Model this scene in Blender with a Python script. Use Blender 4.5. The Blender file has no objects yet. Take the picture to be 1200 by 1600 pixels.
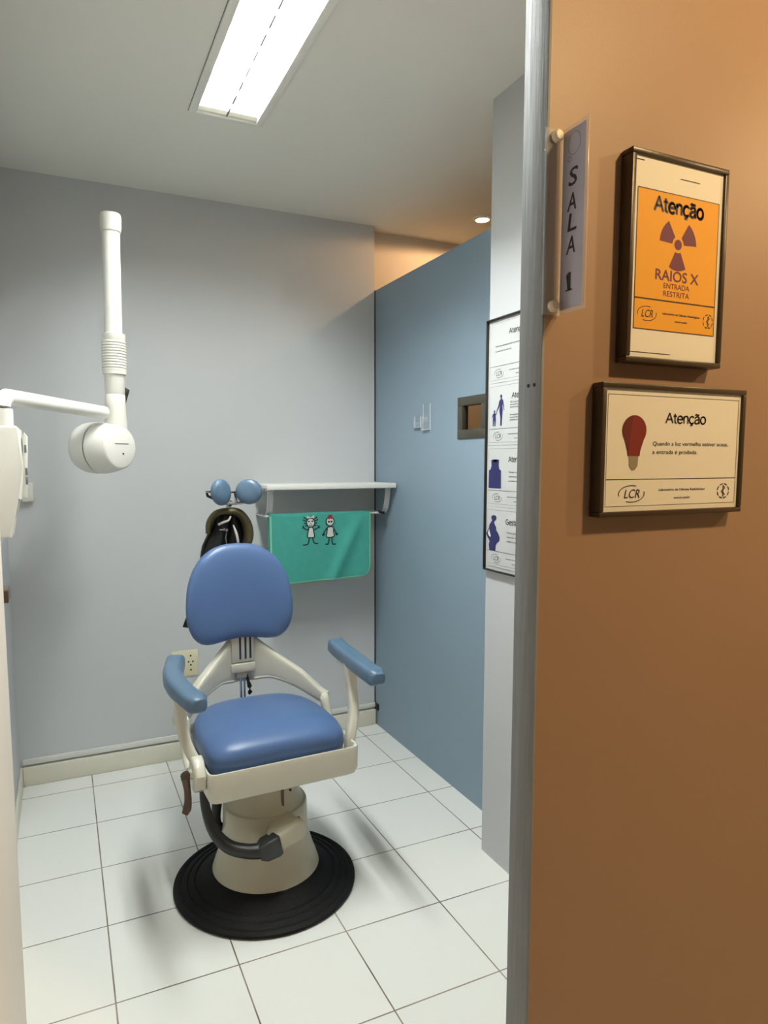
import bpy, bmesh, math, random
from mathutils import Vector, Matrix
from math import pi, sin, cos, radians as R

random.seed(4)
SC = bpy.context.scene
COL = SC.collection

# ------------------------------------------------------------------ camera
cam = bpy.data.cameras.new('camera'); cam_o = bpy.data.objects.new('camera', cam); COL.objects.link(cam_o)
cam.sensor_fit = 'VERTICAL'; cam.sensor_height = 36.0; cam.lens = 36.0 * 1055.8 / 1600
cam.shift_x = (600 - 578.6) / 1600; cam.shift_y = (824.1 - 800) / 1600
cam.clip_start = 0.02
rt, up, fw = Vector((.909, -.417, -.001)), Vector((.041, .087, .995)), Vector((.415, .905, -.097))
m = Matrix((rt, up, -fw)).transposed().to_4x4(); m.translation = Vector((-.078, -3.109, 1.426))
cam_o.matrix_world = m
SC.camera = cam_o

# ------------------------------------------------------------------ world, exposure, lights
w = bpy.data.worlds.new('world'); SC.world = w; w.use_nodes = True
w.node_tree.nodes['Background'].inputs[0].default_value = (.02, .02, .02, 1)
SC.view_settings.view_transform = 'Standard'; SC.view_settings.look = 'None'
SC.view_settings.gamma = 1.0; SC.view_settings.exposure = 0.0; SC.view_settings.use_curve_mapping = False
TUBE_STRENGTH = 262.0
TUBE_COL = (.965, 1.0, .975)
CORRIDOR_W, CORRIDOR_COL = 98.0, (1.0, .68, .33)
BEYOND_W, BEYOND_COL = 15.0, (1.0, .58, .28)

def spot(name, loc, target, watts, col, size, angle, blend):
    l = bpy.data.lights.new(name, 'SPOT'); l.energy = watts; l.color = col; l.shadow_soft_size = size
    l.spot_size = R(angle); l.spot_blend = blend
    o = bpy.data.objects.new(name, l); COL.objects.link(o); o.location = loc
    o.rotation_euler = (Vector(target) - Vector(loc)).to_track_quat('-Z', 'Y').to_euler()
    return o
spot('corridor_downlight', (1.22, -3.36, 2.60), (1.05, -2.295, 1.75), CORRIDOR_W, CORRIDOR_COL, .06, 138, 1.0)
spot('corridor_fill_far', (2.55, -3.30, 2.60), (2.2, -2.6, 1.0), CORRIDOR_W * .75, (1.0, .70, .36), .06, 150, .8)  # added unseen fill lamp, brightens the right of the corridor wall
spot('back_room_downlight', (1.874, -.185, 2.606), (1.874, -.185, 0), BEYOND_W, BEYOND_COL, .03, 177, .15)

# ------------------------------------------------------------------ materials
MATS = {}
def srgb(c):
    f = lambda v: v / 12.92 if v <= .04045 else ((v + .055) / 1.055) ** 2.4
    return tuple(f(v / 255) for v in c) + (1,)
def mat(name, c, rough=.5, metal=0.0, spec=.5, noise=0.0, nscale=40.0, bump=0.0, bscale=200.0, coat=0.0, emit=None, trans=0.0, alpha=1.0, ior=1.45, stretch=None):
    if name in MATS: return MATS[name]
    M = bpy.data.materials.new(name); M.use_nodes = True; nt = M.node_tree; b = nt.nodes['Principled BSDF']
    col = srgb(c)
    b.inputs['Base Color'].default_value = col; b.inputs['Roughness'].default_value = rough
    b.inputs['Metallic'].default_value = metal; b.inputs['Specular IOR Level'].default_value = spec
    b.inputs['Coat Weight'].default_value = coat; b.inputs['Transmission Weight'].default_value = trans
    b.inputs['Alpha'].default_value = alpha; b.inputs['IOR'].default_value = ior
    if emit:
        b.inputs['Emission Color'].default_value = (*emit[0], 1); b.inputs['Emission Strength'].default_value = emit[1]
    tc = nt.nodes.new('ShaderNodeTexCoord'); vec = tc.outputs['Object']
    if stretch:
        mp = nt.nodes.new('ShaderNodeMapping'); mp.inputs['Scale'].default_value = stretch
        nt.links.new(vec, mp.inputs['Vector']); vec = mp.outputs['Vector']
    if noise:
        n = nt.nodes.new('ShaderNodeTexNoise'); n.inputs['Scale'].default_value = nscale; n.inputs['Detail'].default_value = 4
        nt.links.new(vec, n.inputs['Vector'])
        mx = nt.nodes.new('ShaderNodeMix'); mx.data_type = 'RGBA'
        mx.inputs[6].default_value = tuple(max(0, v * (1 - noise)) for v in col[:3]) + (1,)
        mx.inputs[7].default_value = tuple(min(1, v * (1 + noise)) for v in col[:3]) + (1,)
        nt.links.new(n.outputs['Fac'], mx.inputs[0]); nt.links.new(mx.outputs[2], b.inputs['Base Color'])
    if bump:
        n2 = nt.nodes.new('ShaderNodeTexNoise'); n2.inputs['Scale'].default_value = bscale; n2.inputs['Detail'].default_value = 3
        nt.links.new(vec, n2.inputs['Vector'])
        bp = nt.nodes.new('ShaderNodeBump'); bp.inputs['Strength'].default_value = bump; bp.inputs['Distance'].default_value = .002
        nt.links.new(n2.outputs['Fac'], bp.inputs['Height']); nt.links.new(bp.outputs['Normal'], b.inputs['Normal'])
    MATS[name] = M
    return M

def tile_mat():
    M = bpy.data.materials.new('white_tile'); M.use_nodes = True; nt = M.node_tree; b = nt.nodes['Principled BSDF']
    tc = nt.nodes.new('ShaderNodeTexCoord'); br = nt.nodes.new('ShaderNodeTexBrick')
    br.offset = 0; br.squash = 1
    br.inputs['Scale'].default_value = 1; br.inputs['Brick Width'].default_value = .33; br.inputs['Row Height'].default_value = .33
    br.inputs['Mortar Size'].default_value = .0024; br.inputs['Mortar Smooth'].default_value = .3; br.inputs['Bias'].default_value = 0
    br.inputs['Color1'].default_value = srgb((236, 237, 232)); br.inputs['Color2'].default_value = srgb((233, 235, 230))
    n = nt.nodes.new('ShaderNodeTexNoise'); n.inputs['Scale'].default_value = 5
    nt.links.new(tc.outputs['Object'], n.inputs['Vector'])
    cr = nt.nodes.new('ShaderNodeValToRGB'); cr.color_ramp.elements[0].position = .35; cr.color_ramp.elements[1].position = .65
    cr.color_ramp.elements[0].color = srgb((92, 80, 72)); cr.color_ramp.elements[1].color = srgb((160, 150, 138))
    nt.links.new(n.outputs['Fac'], cr.inputs[0]); nt.links.new(cr.outputs[0], br.inputs['Mortar'])
    nt.links.new(tc.outputs['Object'], br.inputs['Vector']); nt.links.new(br.outputs['Color'], b.inputs['Base Color'])
    b.inputs['Roughness'].default_value = .32; b.inputs['Specular IOR Level'].default_value = .4
    bp = nt.nodes.new('ShaderNodeBump'); bp.inputs['Strength'].default_value = .5; bp.inputs['Distance'].default_value = .001; bp.invert = True
    nt.links.new(br.outputs['Fac'], bp.inputs['Height']); nt.links.new(bp.outputs['Normal'], b.inputs['Normal'])
    return M

WALL = mat('grey_wall_paint', (202, 205, 207), .6, bump=.12, bscale=260, noise=.02, nscale=3)
WHITEW = mat('white_wall_paint', (190, 193, 195), .6, bump=.12, bscale=260)
CEIL = mat('ceiling_paint', (232, 231, 222), .8, bump=.08, bscale=200)
BLUEP = mat('blue_panel_paint', (134, 154, 169), .5, bump=.1, bscale=220, noise=.02, nscale=4)
TAUPE = mat('taupe_wall_paint', (153, 126, 106), .45, bump=.07, bscale=420, noise=.03, nscale=6)
BEIGEW = mat('beige_wall_paint', (220, 212, 200), .7)
SILVER = mat('silver_brushed_paint', (134, 138, 142), .55, spec=.3, bump=.45, bscale=9, stretch=(14, 14, .8), noise=.22, nscale=9)
CREAM = mat('cream_trim', (226, 222, 206), .45, noise=.04, nscale=12)
DOORW = mat('door_white_lacquer', (232, 224, 212), .5)
RAIL = mat('grey_rail', (224, 225, 218), .4)
DARK = mat('dark_gap', (40, 46, 54), .8)
BEIGE = mat('beige_enamel', (204, 202, 186), .32, noise=.05, nscale=14, coat=.3)
BEIGE2 = mat('aged_beige_enamel', (184, 178, 156), .36, noise=.07, nscale=10, coat=.2)
VINYL = mat('blue_vinyl', (77, 104, 147), .36, bump=.12, bscale=500, noise=.04, nscale=9)
VINYL2 = mat('worn_blue_vinyl', (84, 109, 133), .34, bump=.2, bscale=160, noise=.06, nscale=14)
BLACKR = mat('black_rubber', (14, 14, 15), .7, spec=.25, bump=.5, bscale=120, noise=.25, nscale=60)
BLACKL = mat('black_lever_enamel', (44, 47, 48), .4, noise=.2, nscale=50)
CHROME = mat('chrome', (205, 205, 205), .18, metal=1)
BROWN = mat('brown_bronze', (92, 76, 66), .35, metal=.5)
PLASTW = mat('white_plastic', (230, 230, 222), .35)
PLASTW2 = mat('offwhite_plastic', (222, 221, 212), .4)
GREYP = mat('grey_plastic', (120, 122, 122), .5)
BLACKP = mat('black_plastic', (18, 18, 18), .4)
IVORY = mat('ivory_plastic', (222, 214, 184), .4)
SHELFW = mat('white_shelf', (232, 232, 226), .35)
BRACKET = mat('grey_bracket', (196, 198, 198), .35)
TEAL = mat('teal_towel', (74, 160, 147), .95, bump=.9, bscale=420, noise=.1, nscale=24, spec=.1)
HEM = mat('towel_hem', (128, 190, 160), .95, spec=.1)
INK = mat('black_ink', (18, 30, 32), .7)
FIGW = mat('pale_print', (202, 206, 198), .8)
REDP = mat('red_print', (150, 26, 40), .8)
OLIVE = mat('olive_vinyl', (74, 68, 38), .5, bump=.25, bscale=80, noise=.12, nscale=20)
BLACKF = mat('black_apron_vinyl', (10, 10, 12), .5, bump=.2, bscale=60)
STRAPW = mat('white_strap', (216, 214, 206), .5)
PAPER = mat('white_paper', (222, 221, 215), .6)
PAPERW = mat('notice_paper', (186, 189, 188), .6)
PAPERY = mat('yellow_paper', (222, 158, 40), .6, noise=.04, nscale=14)
FRAMEB = mat('dark_brown_frame', (62, 50, 38), .35, bump=.15, bscale=90)
FRAMEK = mat('black_frame', (34, 30, 30), .4)
PURPLE = mat('purple_ink', (104, 44, 70), .6)
NAVY = mat('navy_ink', (34, 36, 84), .6)
TEXTK = mat('dark_text', (40, 34, 50), .6)
TEXTG = mat('grey_text', (112, 112, 118), .6)
BULBD = mat('red_bulb_dark', (94, 22, 20), .6)
BULBR = mat('red_bulb', (116, 28, 22), .6)
BULBB = mat('grey_bulb_base', (138, 128, 110), .6)
WFRAME = mat('olive_grey_window_frame', (66, 64, 54), .45)
GLASS = mat('window_glass', (240, 235, 225), .03, trans=1.0, ior=1.1)
ACRYL = mat('clear_acrylic', (225, 232, 240), .12, alpha=.22)
ACRYLT = mat('thin_acrylic', (225, 232, 240), .1, alpha=.10)
ACRYLE = mat('acrylic_edge', (232, 238, 244), .15, alpha=.65)
FILM = mat('lilac_sign_film', (186, 186, 208), .4, alpha=.92)
CAPW = mat('white_screw_cap', (236, 226, 208), .4)
LAMPF = mat('lamp_frame', (236, 236, 228), .45)
REFL = mat('lamp_reflector', (240, 240, 236), .3)
LOUV = mat('lamp_louver', (238, 238, 232), .35)
TUBE = mat('fluorescent_tube', (255, 255, 255), .5, emit=(TUBE_COL, TUBE_STRENGTH))
SPOTE = mat('downlight_glow', (255, 240, 215), .5, emit=((1.0, .83, .55), 14.0))

# ------------------------------------------------------------------ mesh builders
class MB:
    """collects shapes into one mesh with several material slots"""
    def __init__(s): s.bm = bmesh.new(); s.mats = []
    def mi(s, m):
        if m not in s.mats: s.mats.append(m)
        return s.mats.index(m)
    def faces(s, vs, fs, m, smooth=False):
        bv = [s.bm.verts.new(v) for v in vs]; i = s.mi(m); out = []
        for f in fs:
            try:
                fc = s.bm.faces.new([bv[k] for k in f]); fc.material_index = i; fc.smooth = smooth; out.append(fc)
            except ValueError: pass
        return bv, out
    def box(s, a, b, m, bevel=0.0, seg=2, mtx=None, smooth=False):
        (x0, y0, z0), (x1, y1, z1) = a, b
        tmp = bmesh.new()
        vs = [tmp.verts.new(v) for v in ((x0,y0,z0),(x1,y0,z0),(x1,y1,z0),(x0,y1,z0),(x0,y0,z1),(x1,y0,z1),(x1,y1,z1),(x0,y1,z1))]
        for f in ((0,3,2,1),(4,5,6,7),(0,1,5,4),(1,2,6,5),(2,3,7,6),(3,0,4,7)): tmp.faces.new([vs[k] for k in f])
        if bevel: bmesh.ops.bevel(tmp, geom=tmp.edges[:], offset=bevel, segments=seg, profile=.5, affect='EDGES')
        s.absorb(tmp, m, mtx, smooth or bevel > 0)
    def absorb(s, tmp, m, mtx=None, smooth=False):
        bmesh.ops.recalc_face_normals(tmp, faces=tmp.faces[:])
        tmp.verts.index_update()
        vs = [(mtx @ v.co) if mtx else v.co.copy() for v in tmp.verts]
        s.faces(vs, [[v.index for v in f.verts] for f in tmp.faces], m, smooth); tmp.free()
    def prism(s, pts, d0, d1, axis, m, bevel=0.0, seg=2, mtx=None, smooth=False):
        """outline pts (2D) pushed along an axis; axis 'y': pts are x,z; 'z': x,y; 'x': y,z"""
        mk = {'y': lambda p, d: (p[0], d, p[1]), 'z': lambda p, d: (p[0], p[1], d), 'x': lambda p, d: (d, p[0], p[1])}[axis]
        tmp = bmesh.new(); a = [tmp.verts.new(mk(p, d0)) for p in pts]; b = [tmp.verts.new(mk(p, d1)) for p in pts]; n = len(pts)
        c1 = tmp.faces.new(a); c2 = tmp.faces.new(b[::-1])
        for k in range(n): tmp.faces.new([a[k], a[(k+1) % n], b[(k+1) % n], b[k]])
        if bevel:
            ed = list({e for f in (c1, c2) for e in f.edges})
            bmesh.ops.bevel(tmp, geom=ed, offset=bevel, segments=seg, profile=.5, affect='EDGES')
        s.absorb(tmp, m, mtx, smooth or bevel > 0)
    def lathe(s, prof, m, n=48, mtx=None, smooth=True):
        """prof: (radius, height) pairs about local z"""
        vs, fs, rings = [], [], []
        for r, z in prof:
            if r < 1e-6: rings.append([len(vs)]); vs.append((0, 0, z))
            else:
                rings.append(list(range(len(vs), len(vs) + n)))
                vs += [(r*cos(2*pi*k/n), r*sin(2*pi*k/n), z) for k in range(n)]
        for a, b in zip(rings, rings[1:]):
            for k in range(n):
                j = (k + 1) % n
                if len(a) == 1 and len(b) == 1: continue
                if len(a) == 1: fs.append((a[0], b[j], b[k]))
                elif len(b) == 1: fs.append((a[k], a[j], b[0]))
                else: fs.append((a[k], a[j], b[j], b[k]))
        tmp = bmesh.new(); bv = [tmp.verts.new(v) for v in vs]
        for f in fs: tmp.faces.new([bv[k] for k in f])
        s.absorb(tmp, m, mtx, smooth)
    def sweep(s, pts, secs, m, upv=(0, 0, 1), cap=True, smooth=True):
        """secs: one list of (side, up) offsets per point"""
        P = [Vector(p) for p in pts]; rings = []; tmp = bmesh.new()
        for k, p in enumerate(P):
            t = (P[min(k+1, len(P)-1)] - P[max(k-1, 0)]).normalized()
            u = Vector(upv); sd = t.cross(u)
            if sd.length < 1e-4: sd = t.cross(Vector((0, 1, 0)))
            sd.normalize(); u2 = sd.cross(t).normalized()
            rings.append([tmp.verts.new(p + sd*a + u2*b) for a, b in secs[k]])
        n = len(rings[0])
        for a, b in zip(rings, rings[1:]):
            for k in range(n): tmp.faces.new([a[k], a[(k+1) % n], b[(k+1) % n], b[k]])
        if cap: tmp.faces.new(rings[0][::-1]); tmp.faces.new(rings[-1])
        s.absorb(tmp, m, None, smooth)
    def tube(s, pts, r, m, n=14, upv=(0, 0, 1), sub=0):
        if sub: pts, r = smooth_path(pts, sub, r)
        rr = r if isinstance(r, (list, tuple)) else [r] * len(pts)
        s.sweep(pts, [[(q*cos(2*pi*k/n), q*sin(2*pi*k/n)) for k in range(n)] for q in rr], m, upv)
    def text(s, body, m, x, y, size, align='CENTER', bold=0.0, width=None, shear=0.0, place=None, lift=.0006, spacing=1.0):
        """lettering lying in the x,z plane facing -y; x,y = anchor on the baseline; size = cap height"""
        cu = bpy.data.curves.new('lettering', 'FONT'); cu.body = body; cu.align_x = align; cu.size = size / .73
        cu.offset = bold; cu.shear = shear; cu.resolution_u = 3; cu.space_character = spacing
        o = bpy.data.objects.new('lettering', cu); COL.objects.link(o)
        dg = bpy.context.evaluated_depsgraph_get(); dg.update()
        me = bpy.data.meshes.new_from_object(o.evaluated_get(dg))
        vs = [v.co.copy() for v in me.vertices]; fs = [list(p.vertices) for p in me.polygons]
        bpy.data.objects.remove(o); bpy.data.curves.remove(cu); bpy.data.meshes.remove(me)
        if not vs: return
        k = 1.0
        if width:
            xs = [v.x for v in vs]; k = width / (max(xs) - min(xs))
        place = place or (lambda u, v: (u, -lift, v))
        s.faces([place(x + v.x * k, y + v.y) for v in vs], fs, m)
    def poly(s, pts, m, place=None, lift=.0005):
        """flat filled outline in x,z facing -y (may be concave)"""
        place = place or (lambda u, v: (u, -lift, v))
        tmp = bmesh.new(); f = tmp.faces.new([tmp.verts.new((u, v, 0)) for u, v in pts])
        bmesh.ops.triangulate(tmp, faces=[f]); tmp.verts.index_update()
        s.faces([place(v.co.x, v.co.y) for v in tmp.verts], [[v.index for v in q.verts] for q in tmp.faces], m); tmp.free()
    def stroke(s, pts, wd, m, place=None, lift=.0005, closed=False):
        place = place or (lambda u, v: (u, -lift, v)); P = [Vector(p) for p in pts]; n = len(P); L = []; Rr = []
        for k in range(n):
            a = P[(k-1) % n] if (closed or k) else P[0]; b = P[(k+1) % n] if (closed or k < n-1) else P[-1]
            t = (b - a); t = t.normalized() if t.length else Vector((1, 0)); nn = Vector((-t.y, t.x)) * wd / 2
            L.append(place(*(P[k] + nn))); Rr.append(place(*(P[k] - nn)))
        fs = [(k, (k+1) % n, n + (k+1) % n, n + k) for k in range(n if closed else n-1)]
        s.faces(L + Rr, fs, m)
    def build(s, name, parent=None, loc=None, rot=None):
        me = bpy.data.meshes.new(name); s.bm.normal_update(); s.bm.to_mesh(me); s.bm.free()
        for mm in s.mats: me.materials.append(mm)
        o = bpy.data.objects.new(name, me); COL.objects.link(o)
        if parent: o.parent = parent
        if loc: o.location = loc
        if rot: o.rotation_euler = rot
        return o

def smooth_path(pts, sub, r=None):
    P = [Vector(p) for p in pts]; out = []; rr = []
    rl = r if isinstance(r, (list, tuple)) else [r] * len(P)
    for k in range(len(P) - 1):
        p0, p1, p2, p3 = P[max(k-1, 0)], P[k], P[k+1], P[min(k+2, len(P)-1)]
        for j in range(sub):
            t = j / sub
            out.append(.5*((2*p1) + (p2-p0)*t + (2*p0-5*p1+4*p2-p3)*t*t + (3*p1-p0-3*p2+p3)*t**3))
            rr.append((rl[k] + (rl[k+1]-rl[k])*t) if r is not None else None)
    out.append(P[-1]); rr.append(rl[-1])
    return (out, rr) if r is not None else out
def circle(cx, cy, rx, ry=None, n=32, a0=0, a1=2*pi, closed=True):
    ry = ry or rx; q = n if closed else n - 1
    return [(cx + rx*cos(a0+(a1-a0)*k/q), cy + ry*sin(a0+(a1-a0)*k/q)) for k in range(n)]
def rrect(x0, y0, x1, y1, r, n=6):
    out = []
    for cx, cy, a in ((x1-r, y1-r, 0), (x0+r, y1-r, pi/2), (x0+r, y0+r, pi), (x1-r, y0+r, 3*pi/2)):
        out += [(cx + r*cos(a + pi/2*k/n), cy + r*sin(a + pi/2*k/n)) for k in range(n+1)]
    return out
def rsec(hw, hh, r, n=3): return rrect(-hw, -hh, hw, hh, r, n)

def pillow(mb, outline, T_front, T_back, place, m, rings=10, p=3.2):
    """outline: closed list (u,v); place(u,v,t) -> xyz, t along thickness; a padded cushion"""
    n = len(outline); cu = sum(q[0] for q in outline)/n; cv = sum(q[1] for q in outline)/n
    tmp = bmesh.new(); layers = []
    rs = [1 - (1 - k/rings)**2 for k in range(1, rings+1)]
    def layer(rad, t): return [tmp.verts.new(place(cu + (u-cu)*rad, cv + (v-cv)*rad, t)) for u, v in outline]
    cf = tmp.verts.new(place(cu, cv, T_front)); F = [layer(r_, T_front * max(0, 1 - r_**p)**(1/2.2)) for r_ in rs[:-1]]
    E = layer(1.0, 0.0)
    B = [layer(r_, -T_back * max(0, 1 - r_**(p*2))**(1/2.4)) for r_ in rs[:-1]]; cb = tmp.verts.new(place(cu, cv, -T_back))
    seq = F + [E] + B[::-1]
    for k in range(n):
        j = (k+1) % n
        tmp.faces.new((cf, seq[0][k], seq[0][j])); tmp.faces.new((cb, seq[-1][j], seq[-1][k]))
        for a, b in zip(seq, seq[1:]): tmp.faces.new((a[k], b[k], b[j], a[j]))
    mb.absorb(tmp, m, None, True)

# ------------------------------------------------------------------ objects: tagging
def tag(o, label, cat, group=None, kind=None):
    o['label'] = label; o['category'] = cat
    if group: o['group'] = group
    if kind: o['kind'] = kind
    return o
def thing(name, label, cat, loc=(0, 0, 0), rz=0.0, group=None):
    o = bpy.data.objects.new(name, None); COL.objects.link(o); o.location = loc; o.rotation_euler = (0, 0, rz)
    o.empty_display_size = .1
    return tag(o, label, cat, group)
def struct(mb, name, label=None, cat=None):
    o = mb.build(name); o['kind'] = 'structure'
    if label: o['label'] = label
    if cat: o['category'] = cat
    return o

# ================================================================== the setting
CZ = 2.624; YB = .139; XL = -.29; XR = 1.283; XP = 1.442; YC = -2.295; YI = -2.245; YE = -1.124; XJ = .571
LX0, LX1, LY0, LY1 = .373, .631, -1.885, -.635

mb = MB(); mb.box((-2.0, -4.3, -.06), (3.3, 1.2, 0), tile_mat()); struct(mb, 'floor', 'white square ceramic floor tiles with dark grout', 'floor')

mb = MB()     # ceiling slab with the opening for the recessed lamp
h0, h1, h2, h3 = LX0+.02, LX1-.02, LY0+.02, LY1-.02
for a, b in (((-2, -4.3), (3.3, h2)), ((-2, h3), (3.3, 1.2)), ((-2, h2), (h0, h3)), ((h1, h2), (3.3, h3))):
    mb.box((a[0], a[1], CZ), (b[0], b[1], CZ+.2), CEIL)
struct(mb, 'ceiling', 'plain off-white ceiling over the tiled room', 'ceiling')

mb = MB(); mb.box((XL-.1, YB, 0), (1.435, YB+.09, CZ), WALL); struct(mb, 'wall_back', 'grey wall behind the dental chair', 'wall')
mb = MB(); mb.box((XL-.1, YI, 0), (XL, YB, CZ), WALL); struct(mb, 'wall_left', 'grey side wall behind the wall-mounted machine', 'wall')
mb = MB(); mb.box((XR, YI, 0), (1.60, YE, CZ), WHITEW); struct(mb, 'wall_right', 'white wall end carrying the tall stacked notices', 'wall')
mb = MB()
mb.box((XJ+.004, YC, 0), (3.3, YI, CZ), TAUPE)
mb.box((-2.0, YC, 0), (XL-.05, YI, CZ), TAUPE); mb.box((XL-.05, YC, 2.16), (XJ+.004, YI, CZ), TAUPE)
struct(mb, 'wall_front', 'warm-lit tan corridor wall with framed signs', 'wall')
mb = MB(); mb.box((XJ, YC-.0015, 0), (XJ+.005, YI+.003, 2.16), SILVER, .001)
mb.box((XL-.05, YC-.0015, 2.155), (XJ+.005, YI+.003, 2.16), SILVER, .001)
tr = struct(mb, 'trim_1', 'silver-grey painted door jamb edge', 'door jamb')
mb = MB()
for yy in (-2.267, -2.281): mb.lathe([(0, 0), (.0028, 0), (.0028, .0012), (0, .0012)], DARK, 12, Matrix.Translation((XJ-.001, yy, 1.54)) @ Matrix.Rotation(pi/2, 4, 'Y'))
mb.build('screw_hole', tr)
# blue partition with the small viewing window cut through it
PZ = 2.305; wy0, wy1, wz0, wz1 = -.885, -.676, 1.521, 1.690
mb = MB(); t = .022; q = .010
mb.box((XP, YE, 0), (XP+t, wy0+q, PZ), BLUEP); mb.box((XP, wy1-q, 0), (XP+t, YB-.002, PZ), BLUEP)
mb.box((XP, wy0+q, 0), (XP+t, wy1-q, wz0+q), BLUEP); mb.box((XP, wy0+q, wz1-q), (XP+t, wy1-q, PZ), BLUEP)
pa = struct(mb, 'wall_partition', 'blue painted partition that stops short of the ceiling', 'partition')
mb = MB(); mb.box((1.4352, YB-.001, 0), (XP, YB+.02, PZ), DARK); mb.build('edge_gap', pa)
mb = MB(); mb.box((XP-.008, YB-.045, .085), (XP, YB-.008, .12), BLACKP, .003); mb.build('corner_clip', pa)
fr = .036; mb = MB()
for a, b in (((wy0, wz0), (wy1, wz0+fr)), ((wy0, wz1-fr), (wy1, wz1)), ((wy0, wz0+fr), (wy0+fr, wz1-fr)), ((wy1-fr, wz0+fr), (wy1, wz1-fr))):
    mb.box((XP-.006, a[0], a[1]), (XP+t+.004, b[0], b[1]), WFRAME, .002)
wi = struct(mb, 'window_1', 'small square viewing window in the blue partition', 'window')
mb = MB(); mb.box((XP+.012, wy0+fr-.002, wz0+fr-.002), (XP+.016, wy1-fr+.002, wz1-fr+.002), GLASS); mb.build('pane', wi)
# the lit space beyond the partition
mb = MB(); mb.box((1.428, .215, 0), (2.7, .30, CZ), BEIGEW); struct(mb, 'wall_beyond_back', 'wall beyond the partition in warm lamp light', 'wall')
mb = MB(); mb.box((2.6, -2.245, 0), (2.7, .215, CZ), BEIGEW); struct(mb, 'wall_beyond_right')
# the corridor the photograph is taken from
mb = MB(); mb.box((-2.0, -4.3, 0), (3.3, -4.2, CZ), BEIGEW); struct(mb, 'wall_corridor_rear')
mb = MB(); mb.box((-2.1, -4.3, 0), (-2.0, YI, CZ), BEIGEW); struct(mb, 'wall_corridor_left')
mb = MB(); mb.box((3.2, -4.2, 0), (3.3, YC, CZ), BEIGEW); struct(mb, 'wall_corridor_right')

mb = MB(); mb.box((XL+.012, YB-.019, 0), (1.436, YB, .085), CREAM, .004); struct(mb, 'baseboard_back', 'cream baseboard along the grey back wall', 'baseboard')
mb = MB(); mb.box((XL, -2.2, 0), (XL+.012, YB-.001, .085), CREAM, .004); struct(mb, 'baseboard_left')
mb = MB(); mb.box((XL+.012, YB-.011, .094), (1.436, YB, .120), RAIL, .003); struct(mb, 'trim_2', 'thin grey rail above the cream baseboard', 'trim')

mb = MB(); mb.box((-.238, -2.245, .012), (-.200, -1.45, 2.12), DOORW, .002)
dr = struct(mb, 'door_1', 'open cream door leaf at the frame edge', 'door')
mb = MB(); mb.box((-.234, -1.452, 1.07), (-.204, -1.449, 1.20), BROWN); mb.box((-.212, -1.45, 1.118), (-.191, -1.385, 1.146), BROWN, .002)
mb.build('latch', dr)

# ================================================================== ceiling lamp
cl = thing('ceiling_light', 'recessed twin-tube fluorescent lamp with louvres in the ceiling', 'ceiling lamp', (0, 0, CZ))
mb = MB(); f = .026
for a, b in (((LX0, LY0), (LX0+f, LY1)), ((LX1-f, LY0), (LX1, LY1)), ((LX0+f, LY0), (LX1-f, LY0+.014)), ((LX0+f, LY1-.012), (LX1-f, LY1))):
    mb.box((a[0], a[1], -.008), (b[0], b[1], .012), LAMPF, .002)
mb.build('frame', cl)
mb = MB(); e_ = .0018
for a, b in (((LX0-e_, LY0-e_), (LX0, LY1+e_)), ((LX1, LY0-e_), (LX1+e_, LY1+e_))): mb.box((a[0], a[1], -.002), (b[0], b[1], .004), GREYP)  # grey strips painted in for the shadow line beside the lamp frame
mb.build('painted_shadow_line', cl)
mb = MB(); mx = (LX0+LX1)/2; dz = .085
for x0, x1 in ((LX0+f-.002, mx), (mx, LX1-f+.002)):
    P = [(x0, .012)] + [(x0 + (x1-x0)*(.5-.5*cos(pi*k/10)), .012 + dz*sin(pi*k/10)**.7) for k in range(1, 10)] + [(x1, .012)]
    vs = [(x, LY0+.012, z) for x, z in P] + [(x, LY1-.01, z) for x, z in P]; n = len(P)
    mb.faces(vs, [(k, k+1, n+k+1, n+k) for k in range(n-1)], REFL, True)
mb.faces([(LX0+.02, LY1-.011, .0), (LX1-.02, LY1-.011, 0), (LX1-.02, LY1-.011, .1), (LX0+.02, LY1-.011, .1)], [(0, 1, 2, 3)], REFL)
mb.faces([(LX0+.02, LY0+.012, .0), (LX1-.02, LY0+.012, 0), (LX1-.02, LY0+.012, .1), (LX0+.02, LY0+.012, .1)], [(0, 1, 2, 3)], REFL)
mb.box((LX0-.01, LY0-.01, .11), (LX1+.01, LY1+.01, .12), REFL)
mb.build('reflector', cl)
for x in ((LX0+f+mx)/2, (LX1-f+mx)/2):
    mb = MB(); mb.lathe([(.0, LY0+.075), (.013, LY0+.075), (.013, LY1-.085), (0, LY1-.085)], TUBE, 16, Matrix.Translation((x, 0, .042)) @ Matrix.Rotation(-pi/2, 4, 'X'))
    tb = mb.build('tube', cl)
    for y in (LY0+.035, LY1-.055):
        mb = MB(); mb.lathe([(0, y-.022), (.014, y-.022), (.014, y+.028), (0, y+.028)], PLASTW, 14, Matrix.Translation((x, 0, .042)) @ Matrix.Rotation(-pi/2, 4, 'X'))
        mb.build('lamp_socket', tb)
mb = MB(); mb.box((mx-.0008, LY0+.012, .004), (mx+.0008, LY1-.012, .03), LOUV)
for k in range(14): mb.box((mx-.0028, LY1-.07-k*.088, -.001), (mx+.0028, LY1-.012-k*.088, .001), GREYP)
for k in range(13):
    y = LY1 - .045 - k * .093
    mb.prism([(y-.006, .03), (y+.006, .03), (y, .002)], LX0+f, LX1-f, 'x', LOUV)
mb.build('louver', cl)

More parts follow.
